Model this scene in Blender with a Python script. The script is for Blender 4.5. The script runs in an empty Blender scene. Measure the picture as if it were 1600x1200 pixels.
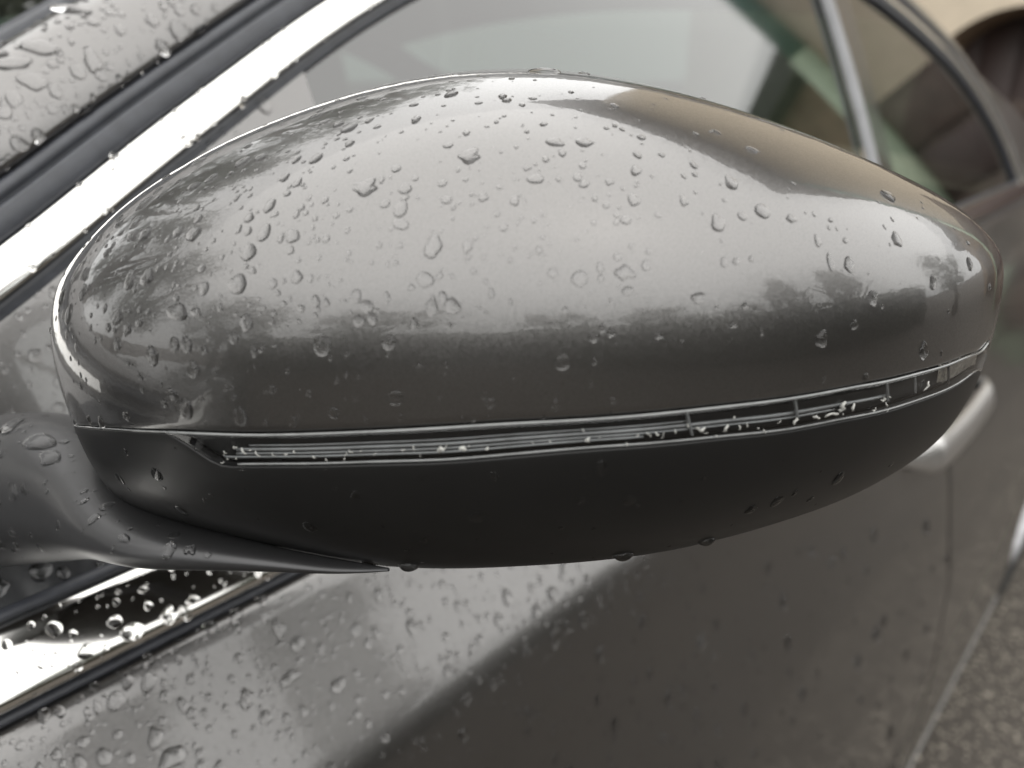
import bpy, bmesh, math, random
import numpy as np
from mathutils import Vector, Matrix
from mathutils.bvhtree import BVHTree

# ------------------------------------------------------------------ camera, sky, sun, exposure
sc = bpy.context.scene
COL = sc.collection
EYE = np.array([0.0, 0.0, 1.20])
PITCH, YAW, FPX = math.radians(21.65), math.radians(42.0), 1209.0
F = np.array([math.cos(YAW)*math.cos(PITCH), math.sin(YAW)*math.cos(PITCH), -math.sin(PITCH)])
R = np.array([math.sin(YAW), -math.cos(YAW), 0.0])
UP = np.cross(R, F)
cd = bpy.data.cameras.new('camera')
cam = bpy.data.objects.new('camera', cd); COL.objects.link(cam)
cd.sensor_width = 36.0; cd.lens = FPX/1600*36.0
cd.clip_start = 0.01; cd.clip_end = 600
cd.dof.use_dof = True; cd.dof.focus_distance = 0.195; cd.dof.aperture_fstop = 9.5
cam.matrix_world = Matrix([[R[0], UP[0], -F[0], EYE[0]], [R[1], UP[1], -F[1], EYE[1]], [R[2], UP[2], -F[2], EYE[2]], [0, 0, 0, 1]])
sc.camera = cam

SUN_EL, SUN_AZ = math.radians(58), math.radians(200)
w = bpy.data.worlds.new('World'); sc.world = w; w.use_nodes = True
nt = w.node_tree; bg = nt.nodes['Background']
sky = nt.nodes.new('ShaderNodeTexSky'); sky.sky_type = 'NISHITA'; sky.sun_disc = False
sky.sun_elevation = SUN_EL; sky.sun_rotation = SUN_AZ; sky.dust_density = 1.5; sky.air_density = 1.5
hs = nt.nodes.new('ShaderNodeHueSaturation'); hs.inputs['Saturation'].default_value = 0.25
mx = nt.nodes.new('ShaderNodeMixRGB'); mx.inputs[0].default_value = 0.9
# overcast: brighter overhead than at the horizon, the same all round
wtc = nt.nodes.new('ShaderNodeTexCoord'); wsp = nt.nodes.new('ShaderNodeSeparateXYZ'); wrp = nt.nodes.new('ShaderNodeValToRGB')
nt.links.new(wtc.outputs['Generated'], wsp.inputs[0]); nt.links.new(wsp.outputs['Z'], wrp.inputs[0])
wrp.color_ramp.elements[0].color = (.60, .60, .59, 1); wrp.color_ramp.elements[1].color = (1, .985, .955, 1)
wmu = nt.nodes.new('ShaderNodeMixRGB'); wmu.blend_type = 'MULTIPLY'; wmu.inputs[0].default_value = 1; wmu.inputs[2].default_value = (8.2, 8.2, 8.2, 1)
nt.links.new(wrp.outputs[0], wmu.inputs[1]); nt.links.new(wmu.outputs[0], mx.inputs[2])
nt.links.new(sky.outputs[0], hs.inputs['Color']); nt.links.new(hs.outputs[0], mx.inputs[1])
nt.links.new(mx.outputs[0], bg.inputs['Color']); bg.inputs['Strength'].default_value = 0.1
sl = bpy.data.lights.new('sun', 'SUN'); sl.energy = 0.5; sl.angle = math.radians(150); sl.color = (1, .97, .92)
so = bpy.data.objects.new('sun', sl); COL.objects.link(so)
sd = Vector((math.cos(SUN_EL)*math.sin(SUN_AZ), math.cos(SUN_EL)*math.cos(SUN_AZ), math.sin(SUN_EL)))
so.rotation_euler = sd.to_track_quat('Z', 'Y').to_euler(); so.location = (0, -3, 8)
sc.view_settings.view_transform = 'Standard'; sc.view_settings.look = 'None'
sc.view_settings.exposure = 1.65; sc.view_settings.gamma = 1
sc.render.engine = 'CYCLES'
sc.cycles.use_denoising = True
sc.cycles.max_bounces = 10; sc.cycles.transparent_max_bounces = 16; sc.cycles.transmission_bounces = 8

# ------------------------------------------------------------------ helpers
def ray(px, py):
    return F*FPX + R*(px-800) + UP*(600-py)

def new_mesh(name, verts, faces, smooth=True):
    me = bpy.data.meshes.new(name)
    me.from_pydata([tuple(map(float, v)) for v in verts], [], faces); me.update()
    if smooth: me.polygons.foreach_set('use_smooth', [True]*len(me.polygons))
    return me

def link(name, me, mat=None, parent=None, label=None):
    o = bpy.data.objects.new(name, me); COL.objects.link(o)
    if mat is not None and me is not None and len(me.materials) == 0: me.materials.append(mat)
    if parent is not None:
        o.parent = parent
        if parent.type == 'EMPTY': o.matrix_parent_inverse = Matrix.Translation(-parent.location)
    if label: o['label'] = label
    return o

def tag(o, label, cat, group=None, kind=None):
    o['label'] = label; o['category'] = cat
    if group: o['group'] = group
    if kind: o['kind'] = kind
    return o

def empty(name, loc):
    o = bpy.data.objects.new(name, None); COL.objects.link(o); o.location = loc
    o.empty_display_size = .1
    return o

class MB:
    """collects simple shapes into one mesh"""
    def __init__(s): s.v = []; s.f = []
    def add(s, v, f):
        n = len(s.v); s.v += [tuple(map(float, p)) for p in v]; s.f += [[i+n for i in q] for q in f]
    def grid(s, P, closed_u=False, closed_v=False, flip=False):
        nu, nv = len(P), len(P[0]); f = []
        for i in range(nu if closed_u else nu-1):
            for j in range(nv if closed_v else nv-1):
                q = [i*nv+j, ((i+1) % nu)*nv+j, ((i+1) % nu)*nv+(j+1) % nv, i*nv+(j+1) % nv]
                f.append(q[::-1] if flip else q)
        s.add([p for row in P for p in row], f)
    def box(s, lo, hi, rot=0.0, bev=0.0):
        lo = np.array(lo, float); hi = np.array(hi, float); c = (lo+hi)/2; h = (hi-lo)/2
        bm = bmesh.new(); bmesh.ops.create_cube(bm, size=1.0)
        for v in bm.verts: v.co = Vector((v.co.x*2*h[0], v.co.y*2*h[1], v.co.z*2*h[2]))
        if bev > 0: bmesh.ops.bevel(bm, geom=list(bm.edges), offset=bev, segments=2, affect='EDGES', profile=.5)
        M = Matrix.Rotation(rot, 3, 'Z'); bm.verts.index_update()
        s.add([np.array(M @ v.co)+c for v in bm.verts], [[v.index for v in q.verts] for q in bm.faces]); bm.free()
    def tube(s, pts, rad, n=8, cap=True):
        pts = [np.array(p, float) for p in pts]; m = len(pts)
        rad = [rad]*m if np.isscalar(rad) else rad
        rows = []; up = None
        for i in range(m):
            t = pts[min(i+1, m-1)]-pts[max(i-1, 0)]; t = t/np.linalg.norm(t)
            if up is None:
                up = np.array([0, 0, 1.0]) if abs(t[2]) < .9 else np.array([1.0, 0, 0])
            a = np.cross(t, up); a /= np.linalg.norm(a); up = np.cross(a, t)
            rows.append([pts[i]+rad[i]*(math.cos(2*math.pi*k/n)*a+math.sin(2*math.pi*k/n)*up) for k in range(n)])
        b = len(s.v); s.grid(rows, closed_v=True)
        if cap:
            s.f.append([b+k for k in range(n)]); s.f.append([b+(m-1)*n+k for k in range(n)][::-1])
    def build(s, name, mat, parent=None, smooth=True, label=None):
        return link(name, new_mesh(name, s.v, s.f, smooth), mat, parent, label)

def cubic(xs, ys):
    """natural cubic spline"""
    xs = np.array(xs, float); ys = np.array(ys, float); n = len(xs); h = np.diff(xs)
    A = np.zeros((n, n)); b = np.zeros(n); A[0, 0] = A[-1, -1] = 1
    for i in range(1, n-1):
        A[i, i-1] = h[i-1]; A[i, i] = 2*(h[i-1]+h[i]); A[i, i+1] = h[i]
        b[i] = 6*((ys[i+1]-ys[i])/h[i]-(ys[i]-ys[i-1])/h[i-1])
    m = np.linalg.solve(A, b)
    def f(x):
        x = np.clip(np.asarray(x, float), xs[0], xs[-1]); i = np.clip(np.searchsorted(xs, x)-1, 0, n-2)
        u = x-xs[i]; v = xs[i+1]-x; hh = h[i]
        return (m[i]*v**3+m[i+1]*u**3)/(6*hh)+(ys[i]/hh-m[i]*hh/6)*v+(ys[i+1]/hh-m[i+1]*hh/6)*u
    return f

# ------------------------------------------------------------------ materials
def nodes(name):
    m = bpy.data.materials.new(name); m.use_nodes = True
    return m, m.node_tree, m.node_tree.nodes['Principled BSDF']

def noise(nt, scale, detail=4, rough=.55, coord='Object', stretch=None):
    tc = nt.nodes.new('ShaderNodeTexCoord'); n = nt.nodes.new('ShaderNodeTexNoise')
    n.inputs['Scale'].default_value = scale; n.inputs['Detail'].default_value = detail; n.inputs['Roughness'].default_value = rough
    if stretch:
        mp = nt.nodes.new('ShaderNodeMapping'); mp.inputs['Scale'].default_value = stretch
        nt.links.new(tc.outputs[coord], mp.inputs[0]); nt.links.new(mp.outputs[0], n.inputs['Vector'])
    else: nt.links.new(tc.outputs[coord], n.inputs['Vector'])
    return n

def ramp(nt, src, stops):
    r = nt.nodes.new('ShaderNodeValToRGB'); e = r.color_ramp.elements
    while len(e) < len(stops): e.new(.5)
    for k, (p, c) in enumerate(stops):
        e[k].position = p; e[k].color = (*c, 1) if not np.isscalar(c) else (c, c, c, 1)
    nt.links.new(src, r.inputs[0]); return r

def basic(name, col, rough=.5, metal=0.0, coat=0.0, var=.15, scale=30, bump=0.0, spec=.5, coat_rough=.03):
    m, t, b = nodes(name)
    n = noise(t, scale); c = np.array(col)
    r = ramp(t, n.outputs['Fac'], [(.3, tuple(c*(1-var))), (.7, tuple(np.minimum(c*(1+var), 1)))])
    t.links.new(r.outputs[0], b.inputs['Base Color'])
    b.inputs['Roughness'].default_value = rough; b.inputs['Metallic'].default_value = metal
    b.inputs['Specular IOR Level'].default_value = spec
    b.inputs['Coat Weight'].default_value = coat; b.inputs['Coat Roughness'].default_value = coat_rough
    if bump:
        bp = t.nodes.new('ShaderNodeBump'); bp.inputs['Strength'].default_value = bump; bp.inputs['Distance'].default_value = .002
        t.links.new(n.outputs['Fac'], bp.inputs['Height']); t.links.new(bp.outputs[0], b.inputs['Normal'])
    return m

def paint_material():
    m, t, b = nodes('metallic grey car paint')
    b.inputs['Metallic'].default_value = .96
    b.inputs['Coat Weight'].default_value = 1.0; b.inputs['Coat IOR'].default_value = 1.5
    tc = t.nodes.new('ShaderNodeTexCoord')
    vo = t.nodes.new('ShaderNodeTexVoronoi'); vo.inputs['Scale'].default_value = 3200
    t.links.new(tc.outputs['Object'], vo.inputs['Vector'])
    # aluminium flakes tilt the base coat only
    sub = t.nodes.new('ShaderNodeVectorMath'); sub.operation = 'SUBTRACT'; sub.inputs[1].default_value = (.5, .5, .5)
    scl = t.nodes.new('ShaderNodeVectorMath'); scl.operation = 'SCALE'; scl.inputs['Scale'].default_value = .06
    geo = t.nodes.new('ShaderNodeNewGeometry')
    add = t.nodes.new('ShaderNodeVectorMath'); add.operation = 'ADD'
    nrm = t.nodes.new('ShaderNodeVectorMath'); nrm.operation = 'NORMALIZE'
    t.links.new(vo.outputs['Color'], sub.inputs[0]); t.links.new(sub.outputs[0], scl.inputs[0])
    t.links.new(geo.outputs['Normal'], add.inputs[0]); t.links.new(scl.outputs[0], add.inputs[1])
    t.links.new(add.outputs[0], nrm.inputs[0]); t.links.new(nrm.outputs[0], b.inputs['Normal'])
    r = ramp(t, vo.outputs['Distance'], [(0, (.165, .161, .158)), (1, (.128, .125, .123))])
    t.links.new(r.outputs[0], b.inputs['Base Color'])
    n = noise(t, 9, 5); rr = ramp(t, n.outputs['Fac'], [(.35, .275), (.7, .32)]); t.links.new(rr.outputs[0], b.inputs['Roughness'])
    # wiped road film: faint smears in the clear coat
    n2 = noise(t, 28, 6, .65, stretch=(1, 1, .35)); r2 = ramp(t, n2.outputs['Fac'], [(.50, .018), (.74, .09)])
    t.links.new(r2.outputs[0], b.inputs['Coat Roughness'])
    n3 = noise(t, 240, 2); bp = t.nodes.new('ShaderNodeBump'); bp.inputs['Strength'].default_value = .035; bp.inputs['Distance'].default_value = .001
    t.links.new(n3.outputs['Fac'], bp.inputs['Height']); t.links.new(bp.outputs[0], b.inputs['Coat Normal'])
    return m

def thin_glass(name, tint, refl=1.0, ior=1.52):
    m = bpy.data.materials.new(name); m.use_nodes = True; t = m.node_tree; t.nodes.clear()
    o = t.nodes.new('ShaderNodeOutputMaterial'); mixn = t.nodes.new('ShaderNodeMixShader')
    tr = t.nodes.new('ShaderNodeBsdfTransparent'); gl = t.nodes.new('ShaderNodeBsdfGlossy'); fr = t.nodes.new('ShaderNodeFresnel')
    bk_ = t.nodes.new('ShaderNodeNewGeometry'); ma = t.nodes.new('ShaderNodeMath'); ma.operation = 'MULTIPLY_ADD'
    ma.inputs[1].default_value = 1/ior-ior; ma.inputs[2].default_value = ior     # the same reflectance from either face of the sheet
    t.links.new(bk_.outputs['Backfacing'], ma.inputs[0]); t.links.new(ma.outputs[0], fr.inputs['IOR']); gl.inputs['Roughness'].default_value = .015
    tr.inputs['Color'].default_value = (*tint, 1); gl.inputs['Color'].default_value = (refl, refl, refl, 1)
    n = noise(t, 6, 3); rr = ramp(t, n.outputs['Fac'], [(.4, .01), (.75, .05)]); t.links.new(rr.outputs[0], gl.inputs['Roughness'])
    t.links.new(fr.outputs[0], mixn.inputs[0]); t.links.new(tr.outputs[0], mixn.inputs[1]); t.links.new(gl.outputs[0], mixn.inputs[2])
    t.links.new(mixn.outputs[0], o.inputs['Surface'])
    return m

def water_material():
    m, t, b = nodes('rain water')
    b.inputs['Base Color'].default_value = (1, 1, 1, 1); b.inputs['Roughness'].default_value = 0.0
    b.inputs['Transmission Weight'].default_value = 1.0; b.inputs['IOR'].default_value = 1.333
    return m

PAINT = paint_material()
PLASTIC = basic('dark satin plastic', (.0065, .0065, .0065), .4, var=.1, scale=60, coat=.05, spec=.35, coat_rough=.12)
GLOSSBLACK = basic('gloss black plastic', (.016, .017, .020), .16, var=.1, scale=20, coat=.5)
RUBBER = basic('weathered rubber', (.035, .038, .046), .42, var=.2, scale=120, bump=.08)
CHROME = basic('polished bright trim', (.80, .79, .765), .07, 1.0, var=.02, scale=14)
BRIGHTPLASTIC = basic('clear light guide', (.17, .175, .175), .2, .2, var=.25, scale=160, coat=.8)
LENS = thin_glass('clear lens plastic', (.90, .91, .92))
GLASS = thin_glass('tinted window glass', (.22, .265, .242), ior=2.05)   # a laminated pane reflects from both faces
WATER = water_material()
RESIDUE = basic('dried white residue', (.36, .36, .34), .6, var=.3, scale=300)
MIRRORGLASS = basic('mirror glass silver', (.86, .88, .88), .01, 1.0, var=.01)
REFLECTOR = basic('ribbed reflector', (.55, .53, .48), .14, .9, var=.4, scale=420, bump=.6)
TYRE = basic('tyre rubber', (.018, .018, .018), .75, var=.3, scale=40, bump=.3)
RIM = basic('wheel alloy', (.30, .30, .31), .35, .9)
CABIN = basic('dark cabin lining', (.035, .035, .037), .8, scale=60)
BEIGECLOTH = basic('beige cabin cloth', (.20, .175, .135), .85, scale=220, bump=.3)
# shape tables of the mirror shell
RU=[11007, 11007, 10085, 8795, 7763, 7246, 7116, 7132, 7149, 7151, 7171, 7227, 7310, 7400, 7478, 7541, 7588, 7620, 7637, 7644, 7645, 7647, 7652, 7659, 7664, 7665, 7658, 7641, 7609, 7561, 7498, 7420, 7326, 7214, 7084, 6936, 6777, 6611, 6439, 6261, 6078, 5894, 5718, 5556, 5411, 5285, 5178, 5090, 5021, 4969, 4924, 4879, 4837, 4826, 4875, 4948, 4921, 4669, 4241, 3896, 3896]
RL=[8814, 8814, 8559, 8155, 7731, 7359, 7045, 6761, 6485, 6214, 5953, 5712, 5501, 5325, 5191, 5098, 5047, 5039, 5074, 5153, 5270, 5415, 5570, 5716, 5837, 5925, 5983, 6018, 6039, 6056, 6077, 6107, 6148, 6193, 6237, 6275, 6310, 6349, 6402, 6475, 6568, 6675, 6795, 6927, 7078, 7259, 7481, 7738, 8005, 8244, 8413, 8488, 8448, 8229, 7663, 6476, 5300, 4350, 3650, 3250, 3200]
SEAM=[(0.0027, -0.2014), (0.0109, -0.1439), (0.0245, -0.088), (0.0432, -0.031), (0.067, 0.0214), (0.0955, 0.0597), (0.1284, 0.0838), (0.1654, 0.0965), (0.2061, 0.1014), (0.25, 0.0998), (0.2966, 0.0941), (0.3455, 0.0903), (0.396, 0.0862), (0.4477, 0.0819), (0.5, 0.078), (0.5523, 0.0698), (0.604, 0.0602), (0.6545, 0.048), (0.7034, 0.0294), (0.75, 0.0088), (0.7939, -0.0171), (0.8346, -0.0411), (0.8716, -0.0696), (0.9045, -0.1002), (0.933, -0.1416), (0.9568, -0.23), (0.9755, -0.5576)]
LOW=[(0.0027, -0.3916), (0.0109, -0.3356), (0.0245, -0.2813), (0.0432, -0.2232), (0.067, -0.1672), (0.0955, -0.1141), (0.1284, -0.0662), (0.1654, -0.0275), (0.2061, -0.0006), (0.25, 0.0117), (0.2966, 0.0166), (0.3455, 0.0156), (0.396, 0.0127), (0.4477, 0.0066), (0.5, 0.0059), (0.5523, 0.001), (0.604, -0.0136), (0.6545, -0.0317), (0.7034, -0.0567), (0.75, -0.0779), (0.7939, -0.106), (0.8346, -0.1319), (0.8716, -0.1634), (0.9045, -0.1922), (0.933, -0.2514), (0.9568, -0.4041)]

# ------------------------------------------------------------------ the car: side surface in car coordinates (x to the rear, y inboard, z up)
SZ = [-1.08, -1.03, -1.0, -.9, -.75, -.62, -.48, -.38, -.315, -.288, -.2755, -.262, -.235, -.205, -.176, .25]
SY = [.2, .155, .142, .136, .135, .142, .168, .196, .2090, .2165, .2225, .2325, .2505, .268, .28, .28+.426*.42]
_zz = np.arange(-1.12, .30, .001); _yy = np.interp(_zz, SZ, SY)
_k = np.exp(-.5*(np.arange(-12, 13)/4.6)**2); _k /= _k.sum()
_ys = np.convolve(np.pad(_yy, 12, mode='edge'), _k, 'valid')
MIDY = 1.06
def ys(x, z):
    y = np.interp(z, _zz, _ys)
    dz = max(0.0, z+.176); y += .15*dz*(dz-.25)
    if x < -.25: y += .055*(x+.25)**2
    if x > 1.75: y += .05*(x-1.75)**2
    return y
def side(x, z, h=0.0):
    e = .002
    yx = (ys(x+e, z)-ys(x-e, z))/(2*e); yz = (ys(x, z+e)-ys(x, z-e))/(2*e)
    n = np.array([yx, -1, yz]); n /= np.linalg.norm(n)
    return np.array([x, ys(x, z), z])+n*h+EYE

class Path2:
    """a smooth line drawn on the car's side, in x and z"""
    def __init__(s, pts):
        p = np.array(pts, float); d = np.r_[0, np.cumsum(np.linalg.norm(np.diff(p, axis=0), axis=1))]
        s.L = d[-1]; s.fx = cubic(d, p[:, 0]); s.fz = cubic(d, p[:, 1])
    def at(s, t):
        e = 1e-3
        p = np.array([s.fx(t), s.fz(t)]); g = np.array([s.fx(t+e)-s.fx(t-e), s.fz(t+e)-s.fz(t-e)]); g /= np.linalg.norm(g)
        return p, np.array([-g[1], g[0]])

def ribbon(path, prof, t0, t1, n, scale=None):
    """sweep a cross-section of (across, out) pairs in metres along a line on the side"""
    rows = []
    for t in np.linspace(t0, t1, n):
        p, q = path.at(t); k = 1.0 if scale is None else scale(p[0])
        rows.append([side(p[0]+q[0]*a*k, p[1]+q[1]*a*k, h) for a, h in prof])
    mb = MB(); mb.grid(rows, flip=True); return mb

car = empty('car', (1.0, MIDY, 0))
tag(car, 'wet dark grey metallic car seen along its side from the front, bright window trim', 'car')

def mirrored(o, parent=None):
    """the same panel on the far side of the car"""
    me = o.data.copy(); me.transform(Matrix([[1, 0, 0, 0], [0, -1, 0, 2*MIDY], [0, 0, 1, 0], [0, 0, 0, 1]])); me.flip_normals()
    return link(o.name.split('.')[0], me, None, car)

# window line (lower edge of the bright frame trim)
FRAME = Path2([(-.36, -.262), (-.20, -.192), (-.09, -.146), (.02, -.100), (.079, -.074), (.148, -.037), (.198, -.011), (.275, .027), (.36, .061), (.48, .097), (.65, .126), (.85, .135),
               (1.0, .126), (1.19, .092), (1.358, .046), (1.49, -.005), (1.575, -.056), (1.64, -.11), (1.695, -.19)])
_ts = np.linspace(0, FRAME.L, 800); _fx = np.array([float(FRAME.fx(t)) for t in _ts]); _fz = np.array([float(FRAME.fz(t)) for t in _ts])
def frame_z(x): return float(np.interp(x, _fx, _fz))
def frame_t(x): return float(np.interp(x, _fx, _ts))
def wk(x): return float(np.interp(x, [-.4, .3, .6, 1.2, 1.7], [1, 1, .75, .62, .55]))

ribbon(FRAME, [(-.001, -.006), (-.0009, .0021), (-.0003, .0026), (.0010, .0028), (.004, .0029), (.007, .0028), (.010, .0024), (.0122, .0014), (.0128, .0), (.0128, -.006)], frame_t(-.02), FRAME.L, 160, wk).build('frame_trim', CHROME, car)
ribbon(FRAME, [(.0128, -.006), (.0132, -.001), (.0145, .0006), (.0210, .0010), (.0222, .0004), (.0228, -.002), (.0236, -.002), (.0242, .0002), (.0275, .0), (.0292, -.003), (.0300, -.010)], 0, FRAME.L, 160, wk).build('pillar_seal', RUBBER, car)
ribbon(FRAME, [(-.007, -.012), (-.0068, -.0045), (-.0055, -.0028), (-.0035, -.0035), (-.002, -.0015), (-.001, -.003)], 0, FRAME.L-.004, 160).build('glass_run_seal', RUBBER, car)
PIL = [(.0292, -.011), (.0294, -.004), (.0303, -.0014), (.0325, -.0002), (.038, .0002), (.045, -.0004), (.052, -.0024), (.058, -.0058), (.0625, -.0102), (.0655, -.0158), (.0672, -.022), (.068, -.030)]
def pk(x): return float(np.interp(x, [-.4, .3, .6, 1.2, 1.7], [1, 1, .95, .9, .9]))
pil = ribbon(FRAME, PIL, 0, FRAME.L, 160, pk).build('roof_pillar', PAINT, car)
mirrored(pil)
ribbon(FRAME, [(.0660, -.0205), (.0685, -.0200), (.071, -.0245), (.0735, -.0285), (.0745, -.034), (.0745, -.045)], 0, frame_t(.62), 80, pk).build('windscreen_seal', RUBBER, car)

lin = ribbon(FRAME, [(-.004, -.016), (.010, -.022), (.035, -.030), (.060, -.044), (.078, -.062)], 0, FRAME.L, 60, pk).build('pillar_lining', basic('grey pillar lining', (.27, .27, .265), .9), car); mirrored(lin)
def across(t, n, rise, start):
    p, q = FRAME.at(t); k = pk(p[0]); a = side(p[0]+q[0]*start[0]*k, p[1]+q[1]*start[0]*k, start[1])
    return [np.array([a[0]-rise[0]*math.sin(math.pi*u)**.8, a[1]+(2*MIDY-2*a[1])*u, a[2]+rise[1]*math.sin(math.pi*u)**.8]) for u in np.linspace(0, 1, n)]
mb = MB(); mb.grid([across(t, 24, (.10*(1-k**4), .035+.02*k**4), (.0738-.006*k**4, -.033+.004*k**4)) for t, k in zip(np.linspace(0.0, frame_t(.62), 40), np.linspace(0, 1, 40))]); mb.build('windscreen', GLASS, car)
mb = MB(); mb.grid([across(t, 24, (.0, .055), (.0678, -.029)) for t in np.linspace(frame_t(.62), frame_t(1.42), 40)]); mb.build('roof', PAINT, car)
mb = MB(); mb.grid([across(t, 24, (-.06*k, .055-.015*k), (.0678, -.029)) for t, k in zip(np.linspace(frame_t(1.42), FRAME.L, 24), np.linspace(0, 1, 24))]); mb.build('rear_screen', GLASS, car)

# doors, wings and sill below the window line
BELT = -.2075
def arch(x, cx, r=.365, cz=-.87):
    d = abs(x-cx); return -1.03 if d >= r else max(-1.03, cz+math.sqrt(r*r-d*d))
def panel(name, x0, x1, low, top, nx, mat=PAINT, nz=70, h=0.0):
    fr = np.r_[0, .002, np.linspace(.006, .994, nz), .998, 1]; ih = np.r_[-.014, -.001, np.zeros(nz), -.001, -.014]
    xs = np.r_[x0, x0+.0006, np.linspace(x0+.003, x1-.003, nx), x1-.0006, x1]; xh = np.r_[-.014, -.0012, np.zeros(nx), -.0012, -.014]
    rows = [[side(x, low(x)+(top(x)-low(x))*u, h+min(a, b)) for u, a in zip(fr, ih)] for x, b in zip(xs, xh)]
    mb = MB(); mb.grid(rows, flip=True); return mb.build(name, mat, car)
front_door = panel('front_door', -.297, 1.017, lambda x: -1.0, lambda x: BELT, 110, nz=110)
rear_door = panel('rear_door', 1.0205, 1.862, lambda x: max(-1.0, arch(x, 2.0)), lambda x: BELT, 60)
wing = panel('front_wing', -1.55, -.303, lambda x: arch(x, -.72), lambda x: BELT-.06*((-.303-x)/1.25)**1.5-.0, 80)
quarter = panel('rear_quarter', 1.868, 2.95, lambda x: arch(x, 2.0), lambda x: BELT, 70)
sill = panel('sill', -.33, 1.66, lambda x: -1.08, lambda x: -1.004, 40, PLASTIC, nz=8)
for o in (front_door, rear_door, wing, quarter): mirrored(o)
ribbon(Path2([(-.29, -1.002), (.6, -1.002), (1.3, -1.002), (1.66, -1.002)]), [(-.0035, -.010), (-.0033, .001), (-.0015, .003), (.001, .003), (.0023, .001), (.0025, -.010)], 0, 1.95, 60).build('sill_strip', basic('grey sill strip', (.20, .196, .19), .35, .6), car)

def deck(name, x0, x1, top, rise, mat=PAINT):
    rows = []
    for x in np.linspace(x0, x1, 24):
        a = side(x, top(x), -.012)
        rows.append([np.array([a[0], a[1]+(2*MIDY-2*a[1])*u, a[2]+rise*math.sin(math.pi*u)**.7]) for u in np.linspace(0, 1, 20)])
    mb = MB(); mb.grid(rows); return mb.build(name, mat, car)
deck('bonnet', -1.55, -.36, lambda x: BELT-.06*((-.303-min(x, -.303))/1.25)**1.5, .06)
deck('boot_lid', 1.72, 2.95, lambda x: BELT, .03)
for nm, x in (('front_bumper', -1.55), ('rear_bumper', 2.95)):
    s_ = -1 if x < 0 else 1; rows = []
    for u in np.linspace(0, 1, 20):
        col = []
        for z in np.linspace(-1.03, BELT-.07 if x < 0 else BELT, 14):
            a = side(x, z, 0.0); col.append([x+s_*.16*math.sin(math.pi*u)**.6*(1-.3*abs(z+.6)), a[1]+(2*MIDY-2*a[1])*u, a[2]])
        rows.append(col)
    mb = MB(); mb.grid(rows, flip=(s_ < 0)); mb.build(nm, PAINT, car)
# C pillar fill behind the rear glass
rows = []
for u in np.linspace(0, 1, 16):
    p, q = FRAME.at(frame_t(1.25)+(FRAME.L-frame_t(1.25))*u); a = np.array([p[0]+q[0]*.0676*pk(p[0]), p[1]+q[1]*.0676*pk(p[0])]); b = np.array([1.95+.45*(1-u), BELT])
    rows.append([side(*(a+(b-a)*v), -.029*(1-v)-.012*v) for v in np.linspace(0, 1, 10)])
mb = MB(); mb.grid(rows); mirrored(mb.build('rear_pillar', PAINT, car))

# bright trim along the waist
WAIST = Path2([(-.42, -.190), (0, -.190), (.8, -.190), (1.4, -.190), (1.73, -.190)])
belt_trim = ribbon(WAIST, [(-.0135, -.006), (-.0137, .0020), (-.0132, .0043), (-.0120, .0056), (-.0104, .0061), (-.0088, .0060), (-.0065, .0056), (-.001, .0045), (.004, .0035), (.009, .0024), (.0122, .0008), (.013, -.006)], 0, WAIST.L, 150).build('belt_trim', CHROME, car)
ribbon(WAIST, [(-.0182, -.008), (-.018, -.0015), (-.0168, -.0004), (-.0150, -.0016), (-.0140, -.006)], 0, WAIST.L, 120).build('door_edge_seal', RUBBER, car)
ribbon(WAIST, [(.0128, -.006), (.0132, .0006), (.0145, .0014), (.0165, .0006), (.0172, -.006)], 0, WAIST.L-.03, 120).build('glass_wiper_seal', RUBBER, car)

# window panes, sail panel and centre pillar
def pane(name, x0, x1, zlo, zhi, nx, nz, mat, h, curve=None):
    rows = []
    for i in range(nx):
        row = []
        for j in range(nz):
            v = j/(nz-1); z0 = zlo; xa, xb = x0, x1
            u = i/(nx-1); x = xa+(xb-xa)*u; zt = zhi(x); z = z0+(zt-z0)*v
            if curve: x += curve(z)*(1-u if curve is not None and x1-x0 > .3 else u)
            row.append(side(x, min(z, frame_z(x)-.004 if x > -.3 else z), h))
        rows.append(row)
    mb = MB(); mb.grid(rows, flip=True); return mb.build(name, mat, car)
EDGE = lambda z: -.010*max(0, (z+.05)/.07)**2 if z > -.05 else 0.0
top = lambda x: frame_z(x)-.004
front_glass = pane('front_window', .2415, .975, -.178, top, 60, 16, GLASS, -.0085)
rear_glass = pane('rear_window', 1.052, 1.672, -.178, top, 50, 12, GLASS, -.0085)
pane('centre_pillar_trim', .973, 1.054, -.178, top, 8, 12, GLOSSBLACK, -.0045)
ribbon(Path2([(.981, -.175), (.985, -.05), (.972, .11)]), [(-.010, -.006), (-.009, .001), (.002, .002), (.010, -.0002), (.011, -.006)], 0, .285, 20).build('pillar_edge_strip', basic('grey pillar strip', (.24, .245, .255), .5), car)
sail = pane('sail_panel', -.22, .2405, -.122, top, 60, 24, PAINT, -.0035)
sail_base = pane('sail_base', -.22, .2405, -.1775, lambda x: -.118, 50, 10, GLOSSBLACK, -.0030)
for o in (front_glass, rear_glass): mirrored(o)
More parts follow.
